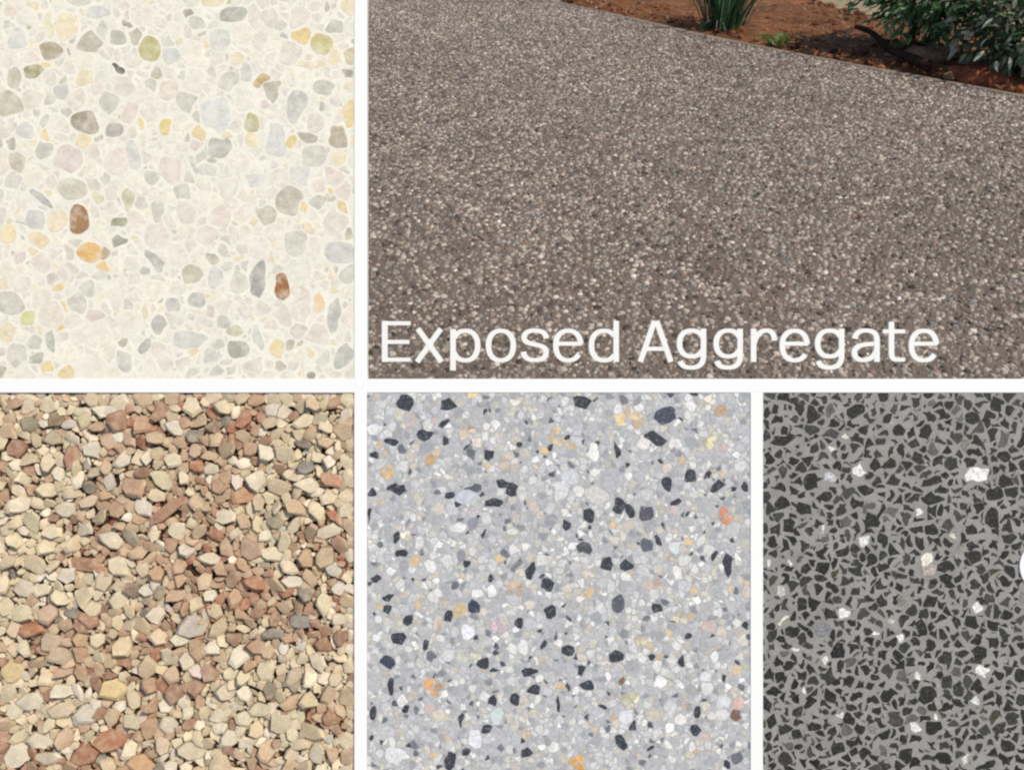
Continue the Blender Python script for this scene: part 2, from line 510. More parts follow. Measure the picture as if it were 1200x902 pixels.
# ---- sample 2: grey terrazzo with dark and amber chips, bottom middle
RECT4 = (430.2, 460.2, 879, 930)
DK = (60, 63, 71)
C4 = [(x, y, w, h, a, DK) for x, y, w, h, a in [
 (475,472,24,22,0),(525,474,21,17,0),(521,496,15,9,-25),(498,509,24,14,5),(459,517,20,9,10),(521,516,9,15,-15),(573,533,14,15,0),
 (681,471,26,18,0),(768,513,34,16,25),(814,462,14,5,0),(724,528,8,22,-15),(645,524,8,9,0),(608,520,8,9,0),(438,533,12,10,0),
 (464,572,26,14,15),(437,576,12,11,0),(433,603,5,20,0),(528,581,12,12,0),(539,590,12,10,0),(590,566,20,10,10),(600,574,17,20,0),
 (579,589,27,13,-5),(691,604,17,22,10),(664,616,13,14,0),(792,589,14,11,0),(781,567,14,19,0),(809,559,14,17,0),(829,557,17,10,-30),
 (841,570,22,14,-40),(862,574,10,9,0),(873,570,10,12,0),(773,632,8,14,-30),(712,661,18,18,30),(735,661,21,16,30),(853,662,14,30,0),
 (838,650,13,8,-40),(465,631,8,20,15),(470,647,16,11,0),(567,625,6,15,15),(548,660,11,13,0),(622,668,13,24,12),(573,676,7,10,0),
 (775,540,8,8,0),(666,511,9,7,0),
 (440,679,14,10,0),(454,700,18,8,-20),(453,714,14,12,0),(479,726,16,12,-40),(525,721,14,16,0),(467,748,18,17,0),(500,756,8,16,-10),
 (642,685,19,16,0),(645,715,15,20,-15),(662,708,11,6,-35),(609,729,14,17,0),(770,713,18,10,5),(666,762,20,14,0),(638,756,14,8,-50),
 (722,769,19,20,0),(799,774,8,18,0),(764,770,8,10,0),(806,745,12,7,0),(458,804,11,24,0),(566,776,15,13,20),(580,786,12,5,0),
 (620,787,22,12,0),(625,807,18,13,15),(681,786,13,15,0),(689,802,20,15,0),(579,820,13,12,0),(604,819,15,15,0),(654,826,6,22,0),
 (437,834,10,15,0),(475,831,12,10,0),(540,842,5,22,10),(571,853,16,13,0),(617,882,20,12,0),(528,890,14,28,20),(545,880,12,11,0),
 (728,869,17,21,-25),(742,851,12,14,0),(815,855,12,18,0),(817,835,8,16,10),(762,876,9,8,0),(849,792,7,11,0),(852,895,13,9,30),
 (705,828,10,6,20),(434,865,6,10,0),(574,679,8,8,0),(873,732,8,12,0),(557,748,7,6,0),(613,868,8,7,0),(692,618,7,7,0),(560,605,5,6,0),
 (735,545,6,7,0),(835,612,6,6,0),(805,602,6,7,0),(486,680,7,5,0),(680,632,6,5,0),(622,770,5,6,0)]] + [
 (555,572,26,11,-22,(94,96,104)),(730,468,14,14,0,(122,124,127)),(780,488,28,24,0,(70,75,92)),(726,592,17,23,15,DK),(738,598,12,22,-20,DK),
 (757,601,20,22,20,(88,88,100)),(686,642,22,15,10,(80,83,90)),(758,638,18,20,0,(96,101,110)),(605,662,8,24,35,(124,124,129)),
 (555,710,20,18,20,(64,67,87)),(724,707,18,26,0,(92,95,104)),(454,775,24,14,35,(66,72,92)),(862,838,14,16,0,(132,93,80)),(728,798,10,10,0,(138,104,84)),
 (454,553,15,19,0,(228,184,112)),(548,505,20,22,0,(204,181,154)),(505,539,13,16,0,(200,162,116)),(655,511,30,24,15,(214,186,144)),
 (728,491,12,15,0,(233,205,154)),(749,491,24,17,0,(213,185,143)),(829,472,19,23,0,(231,219,194)),(845,480,14,15,0,(191,162,130)),
 (831,518,19,16,0,(219,205,154)),(850,604,19,23,0,(226,152,114)),(697,530,14,24,0,(236,236,230)),(700,580,30,20,0,(210,204,197)),
 (716,562,25,29,0,(182,180,184)),(657,576,19,26,0,(216,214,213)),(609,474,27,19,10,(228,216,198)),(521,555,28,11,15,(228,223,212)),
 (475,627,13,19,15,(235,229,200)),(553,462,15,9,0,(229,205,154)),
 (603,690,22,18,-15,(218,185,154)),(584,733,20,18,0,(208,166,181)),(576,692,14,14,0,(236,236,236)),(548,740,16,18,0,(235,231,238)),
 (513,731,17,20,0,(214,196,173)),(548,767,30,19,-10,(209,205,183)),(613,757,15,18,0,(225,224,221)),(507,805,21,24,15,(224,167,114)),
 (676,894,18,22,0,(229,167,86)),(751,752,14,18,0,(224,205,154)),(797,723,20,20,0,(223,209,173)),(766,685,26,13,-10,(213,181,163)),
 (831,734,16,14,0,(204,180,171)),(739,821,25,21,0,(222,214,168)),(461,884,26,21,0,(222,222,221)),(557,867,17,24,0,(226,226,230)),
 (582,838,17,20,0,(205,212,212)),(732,840,17,18,0,(221,219,222)),(865,823,16,14,0,(223,185,168)),(797,842,14,13,0,(230,225,219)),
 (826,792,16,13,0,(222,222,222)),(437,504,12,12,0,(232,230,228)),(536,618,20,14,0,(226,225,224)),(560,520,12,14,0,(226,214,196)),
 (596,540,26,22,0,(214,196,174)),(668,560,24,20,0,(206,207,211)),(548,582,26,16,-20,(196,199,207)),(790,640,16,14,0,(216,220,222)),
 (672,640,16,10,0,(230,234,236)),(690,668,22,18,0,(224,214,196)),(504,664,14,16,0,(230,228,224)),(600,622,12,10,0,(222,218,206))]
def shatter(rnd, hand, big=17):
    """large coloured stones that the photo shows as a cluster of fragments"""
    out = []
    for x, y, w, h, a, c in hand:
        sat = max(c) - min(c)
        if max(w, h) < big or max(c) < 150 or sat < 14:
            out.append((x, y, w, h, a, c)); continue
        for q in range(5):
            an = q * 2.513 + rnd.uniform(-.5, .5)
            f = rnd.uniform(0.32, 0.52)
            k = rnd.uniform(0.84, 1.1)
            t = rnd.uniform(-.1, .35)
            cc = tuple(min(246, (v + (205 - v) * t) * k) for v in c)
            out.append((x + math.cos(an) * w * .29, y + math.sin(an) * h * .29, w * f, h * f * rnd.uniform(.7, 1), rnd.uniform(-60, 60), cc))
    return out


C4 = [(x, y, w * (0.9 if max(c) < 140 else 1), h * (0.9 if max(c) < 140 else 1), a, c) for x, y, w, h, a, c in C4]
C4 = shatter(random.Random(6), C4)
M_GREY = material('grey_matrix', (0.455, 0.452, 0.455), 0.6, 0.25, [(120, 0.85, 1.12, 3), (900, 0.75, 1.25, 2)])
M_CHIP4 = material('grey_chip', None, 0.5, 0.3, [(200, 0.84, 1.12, 4), (800, 0.82, 1.16, 3)], tinted=True, veil=(lin((176, 174, 174)), 300, -0.4, 0.36))
t4 = slab_thing('terrazzo_slab', RECT4, 'light grey terrazzo slab with blue black and a few orange chips in the bottom middle of the frame', M_GREY)
r4 = random.Random(5)
cells = layout(RECT4, C4, [(25, 7.5, 10), (420, 4.8, 7.5), (6000, 3.0, 4.8), (34000, 1.7, 3.0)], 0.8, r4, 0, sep=0.84, wp=(4.6, 8), lim_k=1.9, gvar=(0.1, 2.2), seg=9)
P4 = [(3, lin((194, 193, 194))), (3, lin((182, 182, 184))), (2.2, lin((210, 209, 207))), (1.5, lin((166, 167, 170))), (1.4, lin((223, 221, 216))),
      (1.3, lin((209, 201, 186))), (1.0, lin((196, 189, 177))), (0.8, lin((234, 233, 229))), (0.6, lin((148, 150, 155))), (0.2, lin((210, 186, 148))),
      (0.3, lin((114, 117, 124))), (0.12, lin((206, 186, 182)))]
def col4(r, a, x, y):
    if a < 45 and r.random() < 0.035: return jit(r, lin((80, 82, 92)), 0.1)
    return jit(r, pick(r, P4), 0.1, 0.02)
build_slab(t4, RECT4, cells, C4, col4, M_CHIP4, r4, h=(0.00002, 0.0001), bev=0.3, rnd_r=0.0, hand_col=lambda c: desat(c, 0.12))

# ---- sample 3: black chips in grey matrix, bottom right
RECT5 = (894, 460.2, 1330, 930)
WH = (226, 223, 217)
BK = (38, 37, 35)
C5 = [(1007,552,17,13,0,WH),(1143,556,27,15,0,(236,230,226)),(972,558,13,11,0,(196,196,196)),(976,526,9,7,0,(222,220,214)),(1077,599,9,9,0,(226,224,216)),
 (1085,656,13,18,8,(233,228,212)),(1116,627,8,11,-10,(224,220,196)),(1012,634,12,12,0,(226,226,220)),(963,622,4,14,25,(218,218,214)),(923,658,7,7,0,(222,220,214)),
 (900,659,6,6,0,(214,214,206)),(1088,668,20,10,0,(178,164,154)),(989,718,14,10,0,WH),(1145,712,12,11,0,WH),(917,726,8,15,30,(224,223,202)),(915,693,13,14,0,(188,187,178)),
 (932,762,11,7,0,(222,218,212)),(967,773,9,10,0,(226,224,214)),(1056,747,8,8,0,WH),(1025,740,6,6,0,WH),(1151,786,13,11,-20,WH),(943,810,8,7,0,(228,226,214)),
 (1143,820,9,9,0,(218,218,216)),(1096,839,8,7,0,(226,222,214)),(1072,852,12,12,0,WH),(985,838,10,8,0,(216,214,208)),(1131,889,6,11,0,(216,214,208)),(1045,729,8,9,0,(196,190,182)),
 (1076,792,7,8,0,(210,206,198)),(965,737,24,20,0,(128,128,130)),(990,512,7,6,0,(222,218,210)),(1044,492,6,8,30,(196,192,188))] + [(x, y, w, h, a, BK) for x, y, w, h, a in [
 (1003,482,24,18,0),(1053,504,22,15,0),(916,516,40,13,-8),(1025,544,13,18,0),(1016,574,26,11,15),(1093,584,30,13,0),(1020,610,25,19,0),(951,564,28,23,0),
 (1164,606,19,30,8),(924,616,16,20,0),(1107,663,24,15,0),(1093,564,30,10,-12),(1139,729,20,20,0),(1080,736,13,24,-8),(1147,766,17,24,0),(928,740,20,18,0),
 (1091,704,19,17,0),(972,814,16,16,0),(1093,853,26,17,-25),(1087,814,26,20,-15),(1041,814,24,15,-20),(1107,888,24,17,25),(952,850,22,12,10),(1155,896,30,13,-15),
 (965,583,24,16,0),(1004,590,16,14,0),(1165,578,20,18,-30),(1138,621,17,13,0),(1091,620,20,16,0),(1040,490,16,12,0),(1138,490,18,18,0),(911,492,18,14,0),
 (1178,535,17,16,0),(1136,541,16,12,0),(1043,542,17,15,0),(914,571,22,14,0),(915,590,22,18,0),(943,596,22,16,15),(1085,506,18,20,30),(1100,540,18,16,0)]]
C5 = [(x, y, w * 1.05, h * 1.05, a, tuple(v * 0.98 for v in c)) if min(c) > 150 else (x, y, w * 0.92, h * 0.92, a, c) for x, y, w, h, a, c in C5]
M_MATRIX5 = material('dark_slab_matrix', (0.285, 0.272, 0.255), 0.6, 0.25, [(40, 0.88, 1.1, 3), (500, 0.84, 1.16, 3)])
M_CHIP5 = material('black_chip', None, 0.55, 0.3, [(420, 0.6, 1.4, 4), (150, 0.85, 1.2, 2)], tinted=True, veil=(lin((120, 117, 112)), 330, -0.6, 0.45))
t5 = slab_thing('terrazzo_slab', RECT5, 'grey slab crowded with angular black chips and scattered white ones in the bottom right of the frame', M_MATRIX5)
r5 = random.Random(8)
cells = layout(RECT5, C5, [(40, 8, 10), (800, 5.4, 7.6), (7000, 3.7, 5.4), (2200, 2.3, 3.6)], 3.1, r5, 0, sep=0.87, wp=(6.5, 9), lim_k=1.8, gvar=(0.1, 2.0), seg=11)
P5 = [(5, lin((40, 39, 36))), (3, lin((50, 49, 46))), (1.4, lin((66, 65, 62))), (2.4, lin((33, 32, 30))), (0.5, lin((94, 92, 88))), (0.2, lin((64, 61, 46))),
      (0.25, lin((128, 124, 118)))]
build_slab(t5, RECT5, cells, C5, lambda r, a, x, y: jit(r, pick(r, P5), 0.12, 0.02), M_CHIP5, r5, h=(0.00003, 0.00015), bev=0.3, rnd_r=0.0)

# ---- sample 4: loose gravel tray, bottom left
RECT3 = (-30, 460.2, 415, 930)
C3 = [(228,511,24,16,-10,(124,119,110)),(250,500,18,15,0,(122,102,84)),(354,521,24,13,10,(104,98,88)),(359,549,26,17,0,(124,123,121)),(105,570,18,16,30,(112,106,94)),
 (65,492,24,19,0,(130,106,76)),(37,497,26,20,0,(140,134,109)),(322,611,22,19,0,(134,128,108)),(388,562,28,20,0,(182,118,86)),(196,598,56,17,-35,(170,116,90)),
 (156,570,27,30,0,(174,130,104)),(259,570,24,22,20,(178,134,106)),(283,581,28,20,0,(188,130,90)),(301,563,27,26,10,(217,204,178)),(360,569,32,19,15,(228,213,184)),
 (296,640,30,32,0,(190,150,120)),(129,633,30,24,20,(217,203,178)),(101,661,48,19,10,(176,118,86)),(107,726,28,17,15,(170,120,90)),(224,733,36,30,0,(188,175,163)),
 (212,750,26,15,0,(217,207,178)),(275,749,22,23,-30,(156,116,86)),(301,759,28,19,10,(170,130,100)),(320,742,30,15,0,(130,123,115)),(353,728,26,19,20,(125,125,120)),
 (332,759,15,20,0,(227,217,202)),(14,785,26,29,10,(218,189,128)),(136,806,38,24,-10,(213,184,122)),(101,836,32,27,0,(204,194,176)),(196,848,28,26,0,(217,203,174)),
 (130,868,38,28,15,(168,100,66)),(98,883,34,28,0,(156,96,66)),(224,878,36,24,0,(198,184,154)),(271,866,30,21,0,(222,208,180)),(317,810,17,22,0,(134,119,99)),
 (245,790,27,28,0,(170,130,105)),(168,894,40,22,20,(203,150,100)),(371,883,24,28,-15,(217,203,174)),(331,845,30,28,0,(198,184,154)),(72,766,30,21,-15,(178,154,129)),
 (198,770,22,24,0,(217,203,169)),(220,775,20,22,0,(218,205,176)),(264,812,26,23,10,(207,192,164)),(157,691,26,17,0,(120,95,84)),(380,754,22,19,30,(156,110,80)),
 (399,747,20,20,0,(146,100,80)),(389,841,21,19,0,(156,106,75)),(55,575,28,20,10,(219,199,160)),(76,597,24,18,0,(212,200,172)),(128,563,17,26,-15,(216,203,182)),
 (144,540,20,24,20,(212,198,176)),(172,536,14,22,15,(221,206,180)),(190,562,34,20,35,(204,192,154)),(215,561,18,22,0,(222,207,174)),(247,549,22,17,0,(227,212,180)),
 (204,540,24,18,0,(219,204,172)),(140,472,24,22,0,(222,206,172)),(57,474,26,20,0,(219,202,166)),(60,623,24,18,10,(222,204,172)),(100,620,26,17,0,(217,202,170)),
 (207,622,22,22,0,(222,206,176)),(245,655,28,18,0,(217,202,172)),(385,622,32,18,-8,(214,202,176)),(265,605,26,18,0,(225,209,178)),(227,476,24,22,0,(222,203,168)),
 (262,478,28,19,15,(216,196,160)),(300,470,26,16,0,(196,150,112)),(386,540,16,24,25,(226,216,192)),(168,595,22,22,0,(206,196,182)),(320,650,30,18,0,(222,206,172)),
 (140,664,28,26,0,(214,198,164)),(28,690,30,22,0,(222,208,182)),(138,704,22,26,15,(216,202,168)),(183,720,22,22,0,(219,206,178)),(60,750,30,26,-15,(190,166,136)),
 (18,832,18,22,15,(212,200,172)),(44,866,28,24,15,(206,194,168)),(20,886,26,30,0,(214,204,180)),(56,888,30,18,10,(216,200,170)),(154,846,30,24,15,(208,194,158)),
 (258,838,32,20,-15,(216,202,170)),(396,690,20,18,0,(226,214,200)),(345,682,32,14,0,(222,212,198)),(398,726,20,18,15,(222,204,178))]
P3 = [(5.4, lin((214, 197, 167))), (4.0, lin((203, 184, 153))), (3.2, lin((192, 166, 137))), (2.4, lin((178, 146, 119))), (1.4, lin((160, 123, 101))), (2.0, lin((224, 210, 187))),
      (0.8, lin((164, 151, 128))), (0.4, lin((128, 120, 110))), (0.7, lin((206, 194, 178)))]
M_BED = material('gravel_bed', lin((80, 58, 42)), 0.9, 0.15, [(70, 0.6, 1.3, 4), (400, 0.6, 1.3, 2)], bump=(500, 0.8, 0.002))  # bed colour kept dark to paint shade into the crevices between stones
M_GRAVEL = material('gravel_stone', None, 0.78, 0.2, [(80, 0.84, 1.1, 4), (450, 0.84, 1.12, 3)], bump=(380, 0.4, 0.0012), tinted=True, veil=(lin((198, 178, 148)), 120, -0.1, 0.5))
t3 = slab_thing('gravel_tray', RECT3, 'tray of loose cream, tan and brown gravel in the bottom left of the frame', M_BED, base_z=-0.0070, depth=0.013, part='bed')
r3 = random.Random(21)


def pebble_vf(rnd, n=8):
    """unit pebble: ragged outline radius ~1, flattish crown at z 0..1"""
    a0 = rnd.random() * 6.28
    ring = []
    for k in range(n):
        a = a0 + 2 * math.pi * (k + rnd.uniform(-0.3, 0.3)) / n
        ring.append((a, rnd.uniform(0.78, 1.18)))
    V = []
    tx, ty = rnd.uniform(-.16, .16), rnd.uniform(-.16, .16)
    for z, s in ((-0.75, 0.62), (0.05, 1.0), (0.72, 0.84)):
        for a, r in ring:
            q = s * r * rnd.uniform(0.95, 1.05)
            V.append((math.cos(a) * q + (tx if z > .5 else 0), math.sin(a) * q + (ty if z > .5 else 0), z + rnd.uniform(-.12, .12)))
    V.append((tx, ty, 0.95))
    Fc = []
    for L_ in range(2):
        for k in range(n):
            k2 = (k + 1) % n
            Fc.append((L_ * n + k, L_ * n + k2, (L_ + 1) * n + k2, (L_ + 1) * n + k))
    for k in range(n): Fc.append((2 * n + k, 2 * n + (k + 1) % n, 3 * n))
    return V, Fc


SHAPES = []
for k in range(28):
    v, f = pebble_vf(r3, r3.choice((5, 6, 6, 7, 8)))
    me = bpy.data.meshes.new('stone')
    me.from_pydata(v, [], f)
    set_tint(me, (1, 1, 1))
    me.materials.append(M_GRAVEL)
    me.polygons.foreach_set('use_smooth', [True] * len(me.polygons))
    try: me.set_sharp_from_angle(angle=math.radians(38))
    except Exception: pass
    SHAPES.append((me, v, f))
gs = []                                     # x, y, w, h, ang, z, tilt, colour
g = Grid(22)
x0, y0, x1, y1 = RECT3
for hd in C3:
    gs.append((min(hd[0], x1 - hd[2] * .42), max(y0 + hd[3] * .42, hd[1]), hd[2] / 2, hd[3] / 2, hd[4], -0.0012, lin(desat(hd[5], 0.15, (196, 172, 144), 0.18)), True))
    m_ = max(1, int(max(hd[2], hd[3]) / min(hd[2], hd[3]) * 1.2))
    g.add(len(gs) - 1, hd[0], hd[1])
def patch(x, y):
    return noise.noise(Vector((x * 0.011, y * 0.011, 3.7)))
def grav_layer(cnt, lo, hi, z, sep, amb):
    for _ in range(cnt):
        x, y = r3.uniform(x0 + 2, x1 - 3), r3.uniform(y0 + 3, y1 - 2)
        w = r3.uniform(lo, hi); h = w * r3.uniform(0.62, 0.98)
        x = min(x, x1 - w * 0.3); y = max(y, y0 + w * 0.3)
        ok = True
        for j in g.near(x, y, 2):
            q = gs[j]
            if q[5] < z - amb: continue
            dd = (math.sqrt(q[2] * q[3]) + math.sqrt(w * h)) * sep
            if (q[0] - x) ** 2 + (q[1] - y) ** 2 < dd * dd: ok = False; break
        if not ok: continue
        c = pick(r3, P3)
        p_ = patch(x, y)
        if p_ > 0.08 and r3.random() < 0.65: c = pick(r3, [P3[2], P3[3], P3[3], P3[4], (1.2, lin((166, 114, 88)))])
        elif p_ < -0.1 and r3.random() < 0.5: c = pick(r3, P3[0:2] + P3[5:6])
        gs.append((x, y, w, h, r3.uniform(0, 180), z + r3.uniform(-.0012, .0012), jit(r3, c, 0.1, 0.03), False))
        g.add(len(gs) - 1, x, y)
grav_layer(3000, 10, 14.5, -0.0006, 0.86, 9)
grav_layer(8000, 6.5, 11, -0.0026, 0.64, 0.0013)
grav_layer(16000, 4, 7, -0.0044, 0.60, 0.0010)
for k in range(230):                          # fines pushed up against the frame
    x, y = (r3.uniform(x0, x1), y0 + r3.uniform(1, 7)) if k % 2 else (x1 - r3.uniform(1, 6), r3.uniform(y0, y1))
    w = r3.uniform(4, 7)
    gs.append((x, y, w, w * r3.uniform(.6, .95), r3.uniform(0, 180), -0.0030, jit(r3, pick(r3, P3), .1, .03), False))
grav_layer(9000, 2.2, 4, -0.0052, 0.62, 0.0008)
ox, oy = (x0 + x1) / 2, (y0 + y1) / 2
order = sorted(range(len(gs)), key=lambda i: (not (-4 < gs[i][0] < 1210 and gs[i][1] < 906), not gs[i][7], -gs[i][2] * gs[i][3]))
V, Fc, T = [], [], []
for rank, i in enumerate(order):
    x, y, w, h, ang, z, c, hand = gs[i]
    me, v, f = SHAPES[r3.randrange(len(SHAPES))]
    th = min(w, h) * 0.00040 * r3.uniform(0.7, 1.2)
    th = min(th, 0.0050)
    tl = 0.19 if hand else 0.31
    if x > x1 - 1.15 * w or y < y0 + 1.15 * w: z = min(z - 0.0012, -0.0028); tl = 0.04; th = min(th, 0.0028)
    bias = 0.0 if tl < 0.15 else 0.2         # flakes lie shingled, facing up and right
    rot = Matrix.Rotation(r3.gauss(-bias * .6, tl), 4, 'X') @ Matrix.Rotation(r3.gauss(bias, tl), 4, 'Y') @ Matrix.Rotation(math.radians(-ang), 4, 'Z')
    mm = Matrix.Translation(((x - ox) * .001, (oy - y) * .001, z)) @ rot @ Matrix.Diagonal((w * .00104, h * .00104, max(th, 0.0016), 1))
    if rank < 300:
        o = bpy.data.objects.new('stone', me)
        COL.objects.link(o); o.parent = t3
        o.matrix_local = mm
        o.color = (*c, 1)
    else:
        b = len(V)
        V += [mm @ Vector(q) for q in v]; Fc += [tuple(q + b for q in ff) for ff in f]; T += [c] * len(v)
o = mesh_obj('small_stones', V, Fc, M_GRAVEL, t3, smooth=True, tint=T)
try: o.data.set_sharp_from_angle(angle=math.radians(38))
except Exception: pass
tag(o, kind='stuff')

# ---- round white knob on the black sample, right edge
kb = empty('round_knob', board(1224.5, 663, 0.0008), ROT)
tag(kb, 'round white button mounted on the dark slab at the right edge of the photo', 'button')
V, Fc = [], []
n = 48
for r_, z_ in ((0.0305, -0.0008), (0.0305, 0.0004), (0.0303, 0.0007), (0.0300, 0.0008)):
    for k in range(n): V.append((r_ * math.cos(2 * math.pi * k / n), r_ * math.sin(2 * math.pi * k / n), z_))
for L_ in range(3):
    for k in range(n): Fc.append((L_ * n + k, L_ * n + (k + 1) % n, (L_ + 1) * n + (k + 1) % n, (L_ + 1) * n + k))
Fc.append(tuple(3 * n + k for k in range(n)))
mesh_obj('knob_face', V, Fc, M_WHITE, kb)

# ------------------------------------------------------------------ raised lettering above the rail of the open panel
def arc(cx, cy, rx, ry, a0, a1, n=22):
    """photo-pixel arc; angles in degrees, 0 = right, 90 = up in the picture; slightly squarish"""
    out = []
    for k in range(n + 1):
        a = math.radians(a0 + (a1 - a0) * k / n)
        c, s = math.cos(a), math.sin(a)
        e = 2 / 2.25
        out.append((cx + rx * math.copysign(abs(c) ** e, c), cy - ry * math.copysign(abs(s) ** e, s)))
    return out


def bez(p0, p1, p2, p3, n=12):
    return [tuple((1 - t) ** 3 * a + 3 * (1 - t) ** 2 * t * b + 3 * (1 - t) * t * t * c + t ** 3 * d for a, b, c, d in zip(p0, p1, p2, p3)) for t in [k / n for k in range(n + 1)]]


def stroke_vf(pts, ox, oy, z0, z1, closed=False, w=None):
    pts = [p for i, p in enumerate(pts) if i == 0 or math.hypot(p[0] - pts[i - 1][0], p[1] - pts[i - 1][1]) > 0.05]
    n = len(pts)
    Lf, Rt = [], []
    for i in range(n):
        a = pts[(i - 1) % n] if closed or i else pts[i]
        b = pts[(i + 1) % n] if closed or i < n - 1 else pts[i]
        tx, ty = b[0] - a[0], b[1] - a[1]
        l = math.hypot(tx, ty); tx /= l; ty /= l
        ww = w or (4.7 + 1.8 * abs(ty))
        Lf.append((pts[i][0] - ty * ww / 2, pts[i][1] + tx * ww / 2)); Rt.append((pts[i][0] + ty * ww / 2, pts[i][1] - tx * ww / 2))
    P = lambda p, z: ((p[0] - ox) * .001, (oy - p[1]) * .001, z)
    V = []
    for i in range(n): V += [P(Lf[i], z1), P(Rt[i], z1), P(Lf[i], z0), P(Rt[i], z0)]
    Fc = []
    for i in range(n if closed else n - 1):
        j = (i + 1) % n
        a, b = 4 * i, 4 * j
        Fc += [(a, b, b + 1, a + 1), (a + 2, a + 3, b + 3, b + 2), (a, a + 2, b + 2, b), (a + 1, b + 1, b + 3, a + 3)]
    if not closed:
        e = 4 * (n - 1)
        Fc += [(0, 1, 3, 2), (e, e + 2, e + 3, e + 1)]
    return V, Fc


def L_E(x): return [[(x + 3.7, 376), (x + 3.7, 424)], [(x + 3.8, 378.7), (x + 34, 378.7)], [(x + 3.8, 400.5), (x + 32.6, 400.5)], [(x + 3.8, 421.3), (x + 34, 421.3)]]
def L_x(x): return [[(x + 4.6, 385), (x + 32.4, 424)], [(x + 31.6, 385), (x + 3.6, 424)]]
def L_p(x): return [[(x + 3.8, 385.5), (x + 3.8, 434)], arc(x + 18.2, 404.8, 14.6, 17.4, 150, -155)]
def L_o(x): return [arc(x + 18, 404.8, 14.6, 17.4, 0, 360)]
def L_s(x): return [bez((x + 30.5, 396.5), (x + 29.5, 389.5), (x + 24, 387.2), (x + 16.5, 387.2)) + bez((x + 16.5, 387.2), (x + 9, 387.2), (x + 4.2, 390.2), (x + 4.2, 395.5))[1:]
                    + bez((x + 4.2, 395.5), (x + 4.2, 407), (x + 30, 400), (x + 30, 412.5))[1:] + bez((x + 30, 412.5), (x + 30, 419), (x + 24.5, 421.9), (x + 17, 421.9))[1:]
                    + bez((x + 17, 421.9), (x + 9, 421.9), (x + 4.2, 419), (x + 3.4, 412))[1:]]
def L_e(x): return [arc(x + 18, 404.8, 14.6, 17.4, 4, 326), [(x + 5, 402.6), (x + 34, 402.6)]]
def L_d(x): return [[(x + 32.2, 376), (x + 32.2, 424)], arc(x + 18, 404.8, 14.8, 17.4, 38, 322)]
def L_A(x): return [[(x + 3.4, 424), (x + 20.2, 376)], [(x + 39.4, 424), (x + 22.6, 376)], [(x + 10, 408.6), (x + 33, 408.6)]]
def L_g(x): return [arc(x + 17.6, 402.4, 14.2, 15.2, 30, 330), [(x + 31.6, 385), (x + 31.6, 416)] + bez((x + 31.6, 416), (x + 31.6, 427), (x + 26, 430.6), (x + 17.5, 430.6))[1:] + bez((x + 17.5, 430.6), (x + 10, 430.6), (x + 6, 428.5), (x + 4.2, 423))[1:]]
def L_r(x): return [[(x + 3.8, 385), (x + 3.8, 424)], bez((x + 4.4, 402), (x + 7, 391), (x + 13, 387.2), (x + 19, 387.2)) + bez((x + 19, 387.2), (x + 25, 387.2), (x + 28, 391), (x + 28.4, 399))[1:]]
def L_a(x): return [bez((x + 4, 396.8), (x + 5, 389.6), (x + 10, 387.2), (x + 17, 387.2)) + bez((x + 17, 387.2), (x + 26, 387.2), (x + 30, 391), (x + 30, 399))[1:] + [(x + 30, 424)],
                    bez((x + 30, 402.6), (x + 14, 403.2), (x + 3.6, 404.5), (x + 3.6, 413)) + bez((x + 3.6, 413), (x + 3.6, 419), (x + 8, 421.8), (x + 13.5, 421.8))[1:] + bez((x + 13.5, 421.8), (x + 22, 421.8), (x + 28, 417), (x + 29.6, 409))[1:]]
def L_t(x): return [[(x + 10, 377), (x + 10, 413)] + bez((x + 10, 413), (x + 10, 419.5), (x + 12.5, 421.4), (x + 18, 421.4))[1:] + [(x + 26, 421.2)], [(x, 388.2), (x + 26, 388.2)]]


TEXT = [(L_E, 447), (L_x, 485), (L_p, 527), (L_o, 569), (L_s, 610), (L_e, 648), (L_d, 690), (L_A, 747), (L_g, 793), (L_g, 836), (L_r, 879.5), (L_e, 913.5), (L_g, 955), (L_a, 998), (L_t, 1035), (L_e, 1065)]
LOWEST = {L_p: 3.8, L_E: 3.7, L_x: 4.4, L_o: 18, L_s: 17, L_e: 18, L_d: 32.2, L_A: 4, L_g: 18, L_r: 3.8, L_a: 30, L_t: 18}
sg = empty('sign_lettering', board(775, 443.8, 0), ROT)
tag(sg, 'raised white letters spelling Exposed Aggregate standing along the lower rail of the open panel', 'lettering')
for fn, x in TEXT:
    ps = []
    for q, st in enumerate(fn(x)):
        closed = len(st) > 6 and math.hypot(st[0][0] - st[-1][0], st[0][1] - st[-1][1]) < 0.1
        ps.append(stroke_vf(st[:-1] if closed else st, 775, 443.8, -0.0042 + 0.0002 * q, -0.0004 - 0.0002 * q, closed))
    v, f = merge(ps)
    lo = mesh_obj('letter', v, f, M_LETTER, sg)
    bm = bmesh.new(); bm.from_mesh(lo.data); bmesh.ops.recalc_face_normals(bm, faces=bm.faces); bm.to_mesh(lo.data); bm.free()
    px = x + LOWEST[fn]
    low = 433 if fn in (L_p, L_g) else 423
    v, f = box_vf((px - .55 - 775) * .001, (px + .55 - 775) * .001, -0.0002, (443.8 - low + 1) * .001, -0.0030, -0.0018)
    mesh_obj('mounting_pin', v, f, M_PIN, sg)

# ------------------------------------------------------------------ ground, driveway, planting bed
M_GROUND = material('pale_ground', lin((152, 136, 110)), 0.9, 0.15, [(0.8, 0.85, 1.1, 4), (30, 0.8, 1.15, 3)], bump=(40, 0.4, 0.01))
GS = 900
mesh_obj('ground', [(-GS, -GS, -0.03), (GS, -GS, -0.03), (GS, GS, -0.03), (-GS, GS, -0.03)], [(0, 1, 2, 3)], M_GROUND)['kind'] = 'structure'

